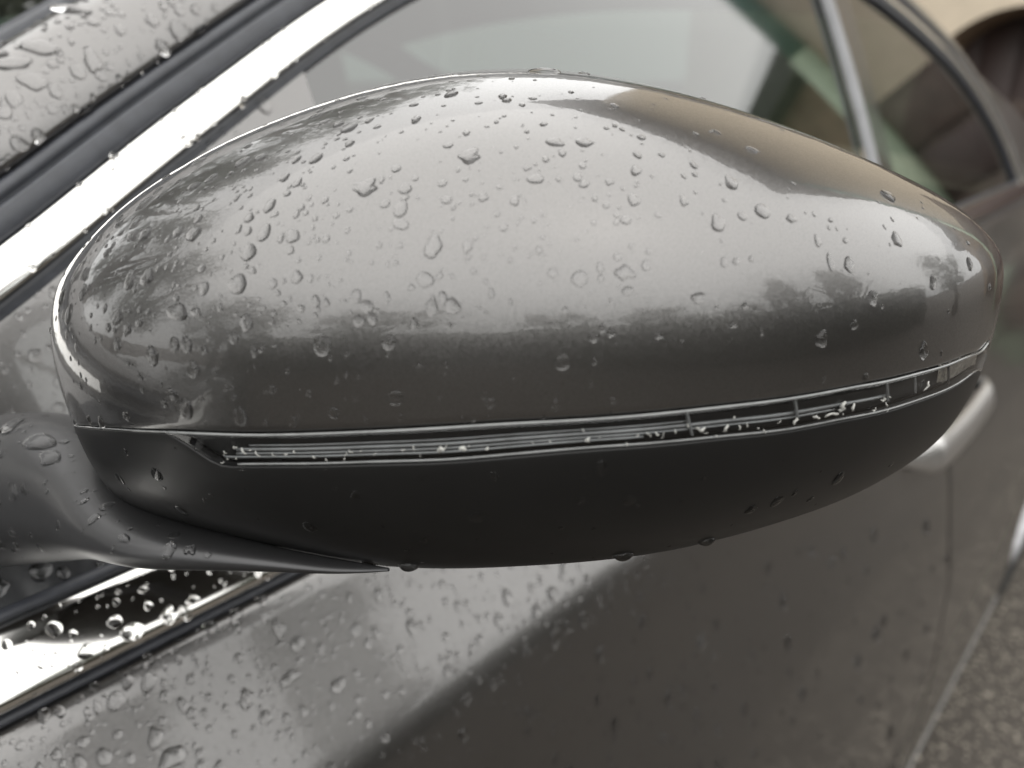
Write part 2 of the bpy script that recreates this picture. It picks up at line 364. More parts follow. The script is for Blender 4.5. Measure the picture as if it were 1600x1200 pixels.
# door handle: grip standing off a dark patch that paints in the recess shade
mb = MB(); rows = []
for r_ in (1.0, .93, .8, .55, .25, .02):
    rows.append([side(.985+.135*r_*math.cos(q), -.388+.042*r_*math.sin(q), .0012+.001*(1-r_)) for q in np.linspace(0, 2*math.pi, 40, endpoint=False)])
mb.grid(rows, closed_v=True); hr = mb.build('handle_recess_shade', basic('unlit recess plastic', (.008, .008, .008), .8), car)
mb = MB(); gp = []
for u in np.linspace(0, 1, 40):
    x = .845+.318*u; out = .029*min(1, (math.sin(math.pi*u)*2.3))**.8
    gp.append((x, -.402+.010*(2*u-1)**2, out, u))
rows = []
for x, z, out, u in gp:
    k = .25+.75*min(1, math.sin(math.pi*min(max(u, .01), .99))*3.2)
    c = side(x, z, out); n_ = side(x, z, out+.01)-c; n_ /= np.linalg.norm(n_); t_ = np.cross(n_, [1, 0, 0]); t_ /= np.linalg.norm(t_)
    rows.append([c+t_*(.0205*k*math.cos(q))+n_*(.0075*k*math.sin(q)) for q in np.linspace(0, 2*math.pi, 16, endpoint=False)])
mb.grid(rows, closed_v=True); mb.build('door_handle', basic('bright door handle', (.55, .54, .53), .28, .9, var=.03), car)

# wheels
def wheel(cx):
    cy, cz, r_ = .262, .325, .325
    mb = MB(); prof = [(-.11, .205), (-.112, .25), (-.105, .30), (-.085, .319), (-.04, .325), (.04, .325), (.085, .319), (.105, .30), (.112, .25), (.11, .205)]
    mb.grid([[(cx+q*math.cos(a), cy+d, cz+q*math.sin(a)) for d, q in prof] for a in np.linspace(0, 2*math.pi, 56, endpoint=False)], closed_u=True)
    ty = mb.build('wheel', TYRE, car)
    mb = MB(); mb.grid([[(cx+q*math.cos(a), cy+d, cz+q*math.sin(a)) for d, q in [(-.108, .208), (-.10, .197), (-.02, .19), (.09, .19)]] for a in np.linspace(0, 2*math.pi, 48, endpoint=False)], closed_u=True)
    for k in range(5):
        a = 2*math.pi*k/5+.3; c, s_ = math.cos(a), math.sin(a)
        mb.grid([[(cx+q*c-wd*s_*sg, cy+dd, cz+q*s_+wd*c*sg) for sg, dd in ((-1, -.05), (-.7, -.085), (.7, -.085), (1, -.05))] for q, wd in ((.02, .05), (.08, .034), (.2, .026))])
    mb.grid([[(cx+q*math.cos(a), cy-.088+e, cz+q*math.sin(a)) for q, e in ((.0, -.004), (.035, -.002), (.06, .02))] for a in np.linspace(0, 2*math.pi, 20, endpoint=False)], closed_u=True)
    mb.build('rim', RIM, ty)
    return ty
for cx in (-.72, 2.0): mirrored(wheel(cx)); 
# wheel-arch liners and underbody close the car off from light below
mb = MB()
for cx in (-.72, 2.0):
    mb.grid([[(cx+.385*math.cos(a), yy, .33+.385*math.sin(a)) for yy in (.16, .45)] for a in np.linspace(-.1, math.pi+.1, 24)])
mb.box((-1.5, .42, .17), (2.9, 1.70, .24)); mb.build('underbody', CABIN, car, smooth=False)

# cabin
mb = MB(); mb.box((-.30, .34, .24), (1.95, .37, .965), bev=.01); mb.box((-.30, 1.75, .24), (1.95, 1.78, .965), bev=.01); mb.box((-.36, .34, .24), (-.30, 1.78, .97)); mb.box((1.95, .34, .24), (2.0, 1.78, 1.0))
mb.build('cabin_lining', CABIN, car, smooth=False)
mb = MB(); mb.box((-.28, .38, .62), (.05, 1.74, .95), bev=.04); mb.build('dashboard', CABIN, car)
def seat(cy):
    mb = MB(); rows = []
    for z, x, wd, th in ((.35, .72, .23, .08), (.47, .74, .245, .09), (.65, .80, .24, .085), (.80, .86, .215, .07), (.89, .90, .15, .05), (.91, .905, .06, .03)):
        rows.append([(x+th*math.copysign(abs(math.sin(q))**.7, math.sin(q)), cy+wd*math.copysign(abs(math.cos(q))**.6, math.cos(q)), z) for q in np.linspace(0, 2*math.pi, 24, endpoint=False)])
    mb.grid(rows, closed_v=True); rows = []
    for x, z, wd, th in ((.26, .50, .2, .04), (.32, .51, .24, .07), (.55, .50, .24, .075), (.74, .49, .23, .07)):
        rows.append([(x, cy+wd*math.copysign(abs(math.cos(q))**.6, math.cos(q)), z+th*math.sin(q)) for q in np.linspace(0, 2*math.pi, 20, endpoint=False)])
    mb.grid(rows, closed_v=True); s_ = mb.build('seat', BEIGECLOTH, car); mb = MB(); rows = []
    for z, wd, th in ((.925, .05, .02), (.94, .11, .045), (.99, .13, .055), (1.04, .12, .05), (1.065, .06, .02)):
        rows.append([(.93+.25*(z-.92)+th*math.sin(q), cy+wd*math.copysign(abs(math.cos(q))**.6, math.cos(q)), z) for q in np.linspace(0, 2*math.pi, 20, endpoint=False)])
    mb.grid(rows, closed_v=True)
    for d in (-.05, .05): mb.tube([(.91, cy+d, .88), (.935, cy+d, .95)], .006)
    mb.build('headrest', BEIGECLOTH, s_)
seat(.72); seat(1.40)

# ------------------------------------------------------------------ the door mirror
MU = np.array([.630695, -.76602, .124243]); MW = np.array([-.772002, -.63562, 0.0]); MV = np.array([-.078971, .095916, .992252])
MO = np.array([.087711, .257568, -.089765])+EYE
ML, MD, TMAX = .279174, .09, 1.14
_tht = np.linspace(0, math.pi, len(RU)); _ru = cubic(_tht, np.array(RU)*1e-5); _rl = cubic(_tht, np.array(RL)*1e-5)
_sm = cubic([p[0] for p in SEAM], [p[1] for p in SEAM]); _lw = cubic([p[0] for p in LOW], [p[1] for p in LOW])
def seam(a): return float(np.interp(a, [0, .01, 1], [0, 1, 1])*0+_sm(min(max(a, SEAM[0][0]), SEAM[-1][0])))
def lens_low(a): return float(_lw(min(max(a, LOW[0][0]), LOW[-1][0])))
def shell(a, t):
    a = min(max(a, 1e-7), 1-1e-7); th = math.acos(1-2*a); s = math.sin(th)
    l = max(0, 1-abs(min(2*a-1, 0))**2.6)**(1/1.95); r = max(0, 1-max(2*a-1, 0)**2)**(1/1.35); wf = MD*l*r
    bk = MD*.7*min(1, max(0, math.sin(math.pi*a))**.5)
    hu = s**float(np.interp(th, [0, .9, 2.2, math.pi], [.42, .8, .8, 1.12]))*float(_ru(th)); hl = s**float(np.interp(th, [0, .9, 2.2, math.pi], [.16, .55, .75, 1.15]))*float(_rl(th))
    p, q = (2.0, 3.2) if t > 0 else (2.1, 2.1); ps = abs(t)**(q/2)*math.pi/2
    c = math.cos(ps); w_ = abs(c)**(2/p)*(wf if c > 0 else -.35*bk)
    v = math.sin(ps)**(2/q)*(hu if t > 0 else -hl)
    return MO+MU*(a*ML)+MW*w_+MV*v
MC = MO+MU*ML*.5
def shell_n(a, t):
    e = 2e-3; a = min(max(a, .004), .996)
    da = shell(a+e, t)-shell(a-e, t); dt = shell(a, t+e)-shell(a, t-e)
    n = np.cross(da, dt); n /= (np.linalg.norm(n)+1e-12)
    c = MO+MU*a*ML-MW*.02
    return n if np.dot(n, shell(a, t)-c) > 0 else -n
def skin(a, t, off): 
    return shell(a, t)+(shell_n(a, t)*off if off else 0)
def cosd(n, a0=0.0, a1=1.0):
    return a0+(a1-a0)*(1-np.cos(np.linspace(0, math.pi, n)))/2
def shell_panel(al, lo, hi, nt, off=0.0, lip=.0022, rnd=.0006, ends=False, cluster=True):
    """a piece of the mirror skin between two lines, its long edges rolled inwards"""
    rows = []
    for k, a in enumerate(al):
        l, h = lo(a), hi(a); d = min(.006, (h-l)*.12)
        ts = [l, l, l+d*.35]+list(np.linspace(l+d, h-d, nt))+[h-d*.35, h, h]
        os_ = [off-lip, off-rnd, off-rnd*.25]+[off]*nt+[off-rnd*.25, off-rnd, off-lip]
        if ends and k in (0, len(al)-1): os_ = [o-lip for o in os_]
        rows.append([skin(a, t, o) for t, o in zip(ts, os_)])
    mb = MB(); mb.grid(rows); return mb

def smooth01(x): x = min(max(x, 0), 1); return x*x*(3-2*x)
LA, LB = .2185, .945
cap = shell_panel(cosd(170), lambda a: seam(a)+.003+.003*smooth01((a-LA)/.08+.5), lambda a: TMAX, 70).build('side_mirror', PAINT, car, label='dark grey painted mirror cap covered in raindrops')
def lens_bottom(a):
    s = seam(a); return s-.006+(min(lens_low(a), s-.02)+.004-(s-.006))*smooth01((a-LA)/.05)*(1-.0*a)
lower = shell_panel(cosd(150), lambda a: -TMAX, lambda a: (seam(a)-.003 if a < LA else lens_bottom(a)-.006), 46, rnd=.0003).build('lower_cover', PLASTIC, cap, label='black plastic lower half of the mirror housing')
la = np.linspace(LA, LB, 120)
shell_panel(la, lens_bottom, lambda a: seam(a)-.002, 10, off=.0001, lip=.0010).build('turn_signal_lens', LENS, cap)
shell_panel(la, lambda a: lens_bottom(a)-.01, lambda a: seam(a)+.008, 8, off=-.0030, lip=.001).build('lens_housing', PLASTIC, cap)
def strand(frac, off, a0, a1, r, n=90):
    mb = MB(); mb.tube([skin(a, seam(a)+(lens_bottom(a)-seam(a))*frac, off) for a in np.linspace(a0, a1, n)], r, 8); return mb
DA = -.0065
strand(.0, .0001, LA, LB, .00036, 140).build('lens_highlight_bead', BRIGHTPLASTIC, cap)  # light bead added to draw the highlight along the lens top edge
mb = MB(); mb.tube([skin(a, seam(a), .0) for a in np.linspace(.012, LA, 60)], .00022, 6); mb.build('seam_line', BRIGHTPLASTIC, cap)  # thin light bead added to give the bright line along the seam
strand(1.0, -.0001, LA+.06, LB, .00028, 120).build('lens_highlight_bead', BRIGHTPLASTIC, cap)  # the same added highlight along the bottom edge
for fr, a0, a1, r in ((0.46, 0.2954, 0.6323, 0.00022), (0.6, 0.2834, 0.8111, 0.00042), (0.74, 0.2817, 0.7557, 0.00028), (0.86, 0.2694, 0.5987, 0.0003)):
    strand(fr, -.0016, a0+DA, a1+DA, r).build('light_guide', BRIGHTPLASTIC, cap)
for a_ in (0.6311, 0.7172, 0.8042, 0.8358):
    a_ += DA; mb = MB(); mb.tube([skin(a_+.004*f_, seam(a_)+(lens_bottom(a_)-seam(a_))*f_, -.0008) for f_ in np.linspace(.04, .78 if a_ > .65 else .95, 8)], .00038, 8)
    mb.build('lens_divider', BRIGHTPLASTIC, cap)
shell_panel(np.linspace(0.8684, 0.9376, 16), lambda a: seam(a)+(lens_bottom(a)-seam(a))*.82, lambda a: seam(a)+(lens_bottom(a)-seam(a))*.06, 8, off=-.0012, lip=.0008, ends=True).build('signal_reflector', REFLECTOR, cap)
mb = MB(); mb.tube([skin(0.8714+.006*f_, seam(0.8704)+(lens_bottom(0.8704)-seam(0.8704))*f_, -.0004) for f_ in np.linspace(.03, .9, 8)], .0003, 6); mb.build('lens_divider', GLOSSBLACK, cap)
# flakes of white residue caught under the lens edge
rng = random.Random(5); mb = MB()
def fleck(a, fr, ln, wd, ang, seed):
    a += DA; r2 = random.Random(seed); p = skin(a, seam(a)+(lens_bottom(a)-seam(a))*fr, .0005); n = shell_n(a, seam(a))
    u = MU*math.cos(ang)+MV*math.sin(ang); pts = []
    for k in range(6):
        s = k/5; pts.append(p+u*(s-.5)*ln*.8+np.cross(n, u)*ln*.22*math.sin(s*3+r2.uniform(0, 3))+n*.0003*math.sin(math.pi*s))
    mb.tube(pts, [wd*.7*(.35+r2.uniform(.3, .9)*math.sin(math.pi*(.1+.8*k/5))) for k in range(6)], 6)
for a, fr, ln, wd, ang in ((0.466, 0.66, 0.0016, 0.0007, 0.3), (0.4836, 0.7, 0.0008, 0.0004, 1.2), (0.45, 0.63, 0.0017, 0.00075, 0.6), (0.5567, 0.66, 0.0013, 0.0005, 0.9), (0.6392, 0.62, 0.0024, 0.0005, 0.2), (0.6583, 0.7, 0.002, 0.0004, 1.4), (0.7465, 0.75, 0.0034, 0.0005, 0.5), (0.7566, 0.55, 0.003, 0.0006, 1.35), (0.7666, 0.62, 0.002, 0.0004, 1.7), (0.7328, 0.72, 0.0018, 0.0004, 0.1), (0.7146, 0.74, 0.002, 0.0004, 1.5), (0.2954, 0.5, 0.0022, 0.00035, 2.2), (0.3066, 0.6, 0.0018, 0.0003, 2.4), (0.8457, 0.5, 0.003, 0.0004, 1.3)):
    fleck(a, fr, ln, wd, ang, int(a*1e4))
for k in range(55):
    a = rng.uniform(.272, .81); fleck(a, min(.97, max(.1, rng.gauss(.66, .15))), rng.uniform(.0003, .0013), rng.uniform(.0001, .0003), rng.uniform(0, 3.1), k)
rs = mb.build('white_residue', RESIDUE, cap); rs['kind'] = 'stuff'
# rear of the mirror: bezel ring and the mirror glass facing backwards
ring = [shell(a, TMAX) for a in cosd(60)]+[shell(a, -TMAX) for a in cosd(60)[::-1]]
ctr = np.mean(ring, axis=0)
mb = MB(); mb.grid([[p, p+(ctr-p)*.04-MW*.002, p+(ctr-p)*.10+MW*.004] for p in ring], closed_u=True); mb.build('mirror_bezel', PLASTIC, cap)
mb = MB(); mb.grid([[p+(ctr-p)*f_+MW*.003 for f_ in (.06, .5, .999)] for p in ring], closed_u=True); mb.build('mirror_glass', MIRRORGLASS, cap)
# arm that carries the mirror from the door
EU = [(-240, 700, .292), (-90, 668, .281), (20, 648, .270), (105, 650, .256), (150, 702, .240), (182, 756, .2235), (226, 802, .208), (300, 831, .197), (420, 859, .1885), (520, 878, .1875), (606, 889, .1885)]
EL = [(-240, 960, .286), (-90, 905, .275), (20, 884, .265), (105, 876, .250), (150, 872, .237), (190, 871, .2225), (246, 872, .209), (322, 877, .198), (430, 883, .190), (525, 887, .1888), (609, 890, .189)]
BULGE = [.030, .026, .022, .019, .0165, .0145, .012, .0085, .0045, .0025, .0005]
def unproj(p): return EYE+ray(p[0], p[1])/FPX*p[2]
us = np.linspace(0, 1, len(EU)); U3 = np.array([unproj(p) for p in EU]); L3 = np.array([unproj(p) for p in EL])
cu_ = [cubic(us, U3[:, k]) for k in range(3)]; cl_ = [cubic(us, L3[:, k]) for k in range(3)]; cb_ = cubic(us, BULGE)
rows = []
for u in np.linspace(0, 1, 90):
    a = np.array([f_(u) for f_ in cu_]); b = np.array([f_(u) for f_ in cl_]); c = (a+b)/2; h = (a-b)/2; bl = float(cb_(u))
    t_ = np.array([f_(min(u+.01, 1)) for f_ in cu_])-np.array([f_(max(u-.01, 0)) for f_ in cu_]); o_ = np.cross(t_, h); o_ /= np.linalg.norm(o_)
    if np.dot(o_, EYE-c) < 0: o_ = -o_
    rows.append([c+h*math.copysign(abs(math.sin(q))**.85, math.sin(q))+o_*bl*math.copysign(abs(math.cos(q))**.75, math.cos(q))*(1 if math.cos(q) > 0 else .7) for q in np.linspace(0, 2*math.pi, 48, endpoint=False)])
mb = MB(); mb.grid(rows, closed_v=True); arm = mb.build('mirror_arm', basic('grey satin arm', (.06, .06, .062), .38, .7, coat=.15, coat_rough=.2, var=.05), cap)
mb = MB(); mb.tube([skin(a, -.86, -.003) for a in np.linspace(.05, .40, 24)], .0055, 10); mb.build('pivot_block', RUBBER, cap)

# ------------------------------------------------------------------ ground, house and trees round the car
def ground_material():
    m, t, b = nodes('gritty tarmac')
    n = noise(t, 70, 6, .7); n2 = noise(t, .8, 4)
    r = ramp(t, n.outputs['Fac'], [(.3, (.060, .053, .046)), (.55, (.090, .080, .070)), (.8, (.13, .116, .10))])
    mxn = t.nodes.new('ShaderNodeMixRGB'); mxn.blend_type = 'MULTIPLY'; mxn.inputs[0].default_value = .5
    r2 = ramp(t, n2.outputs['Fac'], [(.3, .6), (.7, 1.0)]); t.links.new(r.outputs[0], mxn.inputs[1]); t.links.new(r2.outputs[0], mxn.inputs[2])
    t.links.new(mxn.outputs[0], b.inputs['Base Color']); b.inputs['Roughness'].default_value = .85; b.inputs['Specular IOR Level'].default_value = .2
    bp = t.nodes.new('ShaderNodeBump'); bp.inputs['Strength'].default_value = .35; bp.inputs['Distance'].default_value = .006
    t.links.new(n.outputs['Fac'], bp.inputs['Height']); t.links.new(bp.outputs[0], b.inputs['Normal'])
    return m
GROUND = ground_material()
mb = MB(); mb.grid([[(x, y, 0) for y in np.linspace(-200, 200, 21)] for x in np.linspace(-200, 200, 21)], flip=True)
g = mb.build('ground', GROUND, smooth=False); g['kind'] = 'structure'
rng = random.Random(9); ico = bmesh.new(); bmesh.ops.create_icosphere(ico, subdivisions=1, radius=1); ico.verts.index_update()
IV = np.array([v.co[:] for v in ico.verts]); IF = [[v.index for v in q.verts] for q in ico.faces]; ico.free()
mb = MB()
for k in range(11000):
    x = rng.uniform(-.6, 3.4); y = .20-abs(rng.gauss(0, .55)); r_ = rng.choice((.0025, .003, .0035, .004, .005))*rng.uniform(.7, 1.25)
    mb.add(IV*np.array([r_*rng.uniform(.8, 1.4), r_*rng.uniform(.8, 1.4), r_*.6])+np.array([x, y, r_*.25]), IF)
gv = mb.build('gravel', basic('tan grit', (.24, .215, .18), .8, var=.6, scale=90), smooth=False); tag(gv, 'loose tan grit scattered on the tarmac beside the car', 'gravel', kind='stuff')

WALL = basic('sand render', (.60, .515, .40), .85, var=.07, scale=6, bump=.1)
SOFFIT = basic('brown painted timber', (.115, .085, .070), .6, var=.2, scale=12)
ROOF = basic('brown roof tile', (.13, .105, .085), .75, var=.3, scale=9, bump=.5)
DARKROOF = basic('dark slate', (.05, .052, .056), .6, var=.2, scale=10)
MAROON = basic('maroon painted door', (.075, .050, .046), .5, var=.15, scale=4)
TEAL = basic('green copper pipe', (.16, .34, .28), .5, var=.2, scale=5)
PALEGREEN = basic('pale green pipe', (.42, .52, .38), .6, var=.1, scale=5)
PLINTH = basic('tan stone plinth', (.30, .225, .16), .8, var=.2, scale=5)

HX = 5.5
house = empty('house', (HX+2, 2.0, 0)); tag(house, 'sand coloured rendered house behind the car with an arched doorway and brown eaves', 'house')
Y0, Y1, HT = -.95, 3.2, 5.75
# wall facing the car, with a round-headed doorway cut through it
AY, AW, AH, SP = 1.05, .56, 1.575, 1.02
ap = [(AY-AW, 0.0)]+[(AY-AW*math.cos(q), SP+(AH-SP)*math.sin(q)) for q in np.linspace(0, math.pi, 32)]+[(AY+AW, 0.0)]
mb = MB(); mb.grid([[(HX, y, z), (HX, y, HT)] for (y, z) in ap])
mb.grid([[(HX, y, z) for z in (0, HT)] for y in (Y0, AY-AW)]); mb.grid([[(HX, y, z) for z in (0, HT)] for y in (AY+AW, Y1)])
mb.grid([[(x, Y0, z) for z in (0, HT)] for x in (HX+7, HX)]); mb.grid([[(x, Y1, z) for z in (0, HT)] for x in (HX, HX+7)])
mb.build('wall', WALL, house, smooth=False)
mb = MB(); mb.grid([[(HX, y, z), (HX+.55, y, z)] for y, z in ap]); mb.build('arch_reveal', PLINTH, house)
mb = MB(); mb.box((HX+.55, AY-AW-.1, 0), (HX+.62, AY+AW+.1, AH+.1)); d_ = mb.build('arch_door', MAROON, house, smooth=False)
for k in range(5):
    y = AY-AW+.13+k*.215; mb = MB(); mb.box((HX+.53, y-.10, .03), (HX+.548, y+.10, 1.5), bev=.006); mb.build('door_board', MAROON, d_)
mb = MB(); mb.box((HX+.505, AY-AW, .98), (HX+.528, AY+AW, 1.06), bev=.006); mb.build('door_rail', SOFFIT, d_)
gd = MB(); gd.box((HX-.03, -.86, .0), (HX-.004, .44, 2.12)); gdo = gd.build('garage_door', SOFFIT, house, smooth=False)
for k in range(5):
    mb = MB(); mb.box((HX-.055, -.80, .06+k*.41), (HX-.033, .38, .41+k*.41), bev=.012); mb.build('door_panel', MAROON if k % 2 else SOFFIT, gdo)
mb = MB(); mb.box((HX-1.0, Y0-.6, HT-.10), (HX+7.4, Y1+.5, HT)); mb.build('soffit', SOFFIT, house, smooth=False)
mb = MB(); rx = HX+3.2
mb.add([(HX-1.08, Y0-.7, HT+.02), (rx, Y0+1.2, HT+1.9), (HX+7.5, Y0-.7, HT+.02), (HX-1.08, Y1+.6, HT+.02), (rx, Y1-1.2, HT+1.9), (HX+7.5, Y1+.6, HT+.02)], [[0, 1, 2], [5, 4, 3], [0, 2, 5, 3], [0, 3, 4, 1], [2, 1, 4, 5]])
mb.build('roof', ROOF, house, smooth=False)
mb = MB(); mb.tube([(HX-1.06, y, HT-.02) for y in np.linspace(Y0-.65, Y1+.55, 8)], .07, 10); mb.build('gutter', basic('grey gutter', (.10, .105, .105), .4), house)
mb = MB(); mb.tube([(HX-.08, Y0+.10, 2.75), (HX-.08, Y0+.10, HT-.12)], .075, 10); mb.build('downpipe', TEAL, house)
mb = MB(); mb.tube([(HX-.08, Y0+.10, 0), (HX-.08, Y0+.10, 2.73)], .08, 10); mb.build('downpipe', PALEGREEN, house)
shed = empty('garden_shed', (8.4, -1.9, 0)); tag(shed, 'tan lean-to shed with a dark sloping roof standing outboard of the house corner', 'shed')
mb = MB(); mb.add([(7.4, -2.6, 0), (7.4, -1.02, 0), (7.4, -1.02, 3.35), (7.4, -2.6, 2.75), (9.4, -2.6, 0), (9.4, -1.02, 0), (9.4, -1.02, 3.35), (9.4, -2.6, 2.75)], [[0, 3, 2, 1], [4, 5, 6, 7], [0, 4, 7, 3], [1, 2, 6, 5], [3, 7, 6, 2]]); mb.build('wall', PLINTH, shed, smooth=False)
mb = MB(); mb.add([(7.15, -2.95, 2.62), (9.6, -2.95, 2.62), (9.6, -1.0, 3.42), (7.15, -1.0, 3.42), (7.15, -2.95, 2.80), (9.6, -2.95, 2.80), (9.6, -1.0, 3.72), (7.15, -1.0, 3.72)], [[0, 1, 2, 3], [7, 6, 5, 4], [0, 3, 7, 4], [1, 5, 6, 2], [0, 4, 5, 1], [3, 2, 6, 7]]); mb.build('roof', DARKROOF, shed, smooth=False)
mb = MB(); mb.box((7.36, -2.3, .02), (7.396, -1.5, 1.95), bev=.01); mb.build('door', SOFFIT, shed)

# trees: trunk, limbs and a crown of leaf-sized faces in clumps
LEAF = basic('leaf green', (.115, .128, .092), .85, var=.25, scale=.9); BARK = basic('bark', (.075, .06, .045), .85, var=.3, scale=12, bump=.5)
def crown_mesh(seed, n_cl=40, per=210):
    r = random.Random(seed); v = []; f = []
    for c in range(n_cl):
        th = r.uniform(0, 2*math.pi); u = r.random()**.5; z = r.uniform(-.9, 1)
        rr = u*math.sqrt(max(.05, 1-z*z))*.85; cx, cy, cz = rr*math.cos(th), rr*math.sin(th), z*.85; cr = r.uniform(.14, .34)
        for k in range(per):
            p = np.array([r.gauss(0, .5), r.gauss(0, .5), r.gauss(0, .42)])*cr+np.array([cx, cy, cz])
            a = np.array([r.gauss(0, 1) for _ in range(3)]); a /= np.linalg.norm(a); b = np.cross(a, [r.gauss(0, 1) for _ in range(3)]); b /= np.linalg.norm(b)
            s = r.uniform(.018, .038); n0 = len(v)
            v += [p-a*s, p+b*s*.5, p+a*s, p-b*s*.5]; f.append([n0, n0+1, n0+2, n0+3])
    return new_mesh('crown', v, f, False)
def trunk_mesh(seed):
    r = random.Random(seed); mb = MB()
    mb.tube([(0, 0, 0), (.02, .01, .2), (-.01, .03, .45), (.02, 0, .62)], [.045, .036, .028, .015], 9)
    for k in range(7):
        q = r.uniform(0, 6.28); z = r.uniform(.28, .55); d = np.array([math.cos(q), math.sin(q), 1.1]); mb.tube([(0, 0, z), tuple(np.array([0, 0, z])+d*.12), tuple(np.array([0, 0, z])+d*.24+np.array([0, 0, .05]))], [.018, .012, .005], 6)
    return new_mesh('trunk', mb.v, mb.f)
CROWNS = [crown_mesh(s) for s in (1, 2, 3)]; DENSE = crown_mesh(7, 50, 420); DENSE.materials.append(LEAF); TRUNKS = [trunk_mesh(s) for s in (1, 2, 3)]
for m_ in CROWNS: m_.materials.append(LEAF)
for m_ in TRUNKS: m_.materials.append(BARK)
def tree(x, y, h, wd, k, label):
    e = empty('tree', (x, y, 0)); tag(e, label, 'tree', 'trees round the parked car')
    t = link('trunk', TRUNKS[k % 3]); t.parent = e; t.scale = (h, h, h); t.rotation_euler = (0, 0, k*1.7)
    c = link('crown', DENSE if 'narrow' in label else CROWNS[k % 3]); c.parent = e; c.location = (0, 0, h*.62); c.scale = (wd, wd, h*.40); c.rotation_euler = (0, 0, k*2.3)
for k, (x, y, h, wd, lb) in enumerate((
    (4.6, 6.6, 5.9, 1.7, 'dense tree on the far side of the car, nearest the house'),
    (3.0, 7.2, 6.6, 1.8, 'tall tree on the far side of the car, second from the house'),
    (.9, 7.8, 6.9, 1.9, 'tallest tree on the far side of the car, opposite the windscreen'),
    (-2.2, 7.0, 6.8, 1.8, 'tall tree ahead of the car on its far side'),
    (-4.6, 5.0, 5.8, 1.8, 'broad tree ahead of the car on its far side, nearer the bonnet'),
    (-7.5, 2.2, 4.2, 2.1, 'bushy tree straight ahead of the bonnet'),
    (-8.5, -2.5, 4.0, 2.2, 'bushy tree ahead of the car towards the road'),
    (-7.0, -7.6, 3.7, 2.2, 'wide tree across the way, furthest forward'),
    (-3.2, -9.5, 3.6, 2.3, 'wide tree across the way, ahead of the mirror'),
    (.8, -10.0, 3.4, 2.2, 'wide tree across the way, opposite the front door'),
    (2.95, -5.70, 3.75, .74, 'narrow tree at the near edge of the way, opposite the rear door'),
    (1.30, -6.24, 3.8, .64, 'narrow tree at the near edge of the way, opposite the front door'),
    (6.4, -4.1, 3.4, .95, 'small upright tree between the shed and the road'))):
    tree(x, y, h, wd, k, lb)

# unseen hedge added across the way to block the bright horizon, in lengths
def hedge_mesh(seed, ln=3.0, wd=.55, ht=1.9, n=2600):
    r = random.Random(seed); v = []; f = []
    for k in range(n):
        sd = r.choice((0, 0, 1, 1, 2)); x = r.uniform(-ln/2, ln/2)
        if sd == 0: p = np.array([x, -wd+r.gauss(0, .05), r.uniform(0, ht)])
        elif sd == 1: p = np.array([x, wd+r.gauss(0, .05), r.uniform(0, ht)])
        else: p = np.array([x, r.uniform(-wd, wd), ht+abs(r.gauss(0, .10))])
        a = np.array([r.gauss(0, 1) for _ in range(3)]); a /= np.linalg.norm(a); b = np.cross(a, [r.gauss(0, 1) for _ in range(3)]); b /= np.linalg.norm(b)
        s = r.uniform(.04, .085); n0 = len(v); v += [p-a*s, p+b*s*.6, p+a*s, p-b*s*.6]; f.append([n0, n0+1, n0+2, n0+3])
    return new_mesh('foliage', v, f, False)
HM = hedge_mesh(4); HM.materials.append(LEAF); hb = MB(); hb.box((-1.5, -.45, 0), (1.5, .45, 1.8), bev=.1); HB = new_mesh('branches', hb.v, hb.f); HB.materials.append(BARK)
for k, (x, y, rz) in enumerate([(-7+3.0*i, -6.6, 0) for i in range(5)]+[(-9.2, -5.4+3*i, math.pi/2) for i in range(3)]):
    e = empty('hedge', (x, y, 0)); e.rotation_euler.z = rz; tag(e, (('first', 'second', 'third', 'fourth', 'fifth')[k]+' length from the front of the added unseen hedge along the way') if k < 5 else (('outer', 'middle', 'inner')[k-5]+' length of the added unseen hedge closing the way ahead'), 'hedge', 'added hedges along the way' if k < 5 else 'added hedges ahead of the car')
    for nm, m_ in (('foliage', HM), ('branches', HB)):
        o = link(nm, m_); o.parent = e

# ------------------------------------------------------------------ rain: every larger bead is an object, the finest spatter one mass
bpy.context.view_layer.update()
def bvh(*obs):
    v = []; f = []
    for o in obs:
        n = len(v); v += [o.matrix_world @ q.co for q in o.data.vertices]; f += [[i+n for i in p.vertices] for p in o.data.polygons]
    return BVHTree.FromPolygons(v, f)
E0 = Vector(EYE)
def hit(tree_, px, py):
    d = Vector(ray(px, py)).normalized(); loc, n, i, dist = tree_.ray_cast(E0, d)
    if loc is None: return None
    if n.dot(d) > 0: n = -n
    return loc, n, dist

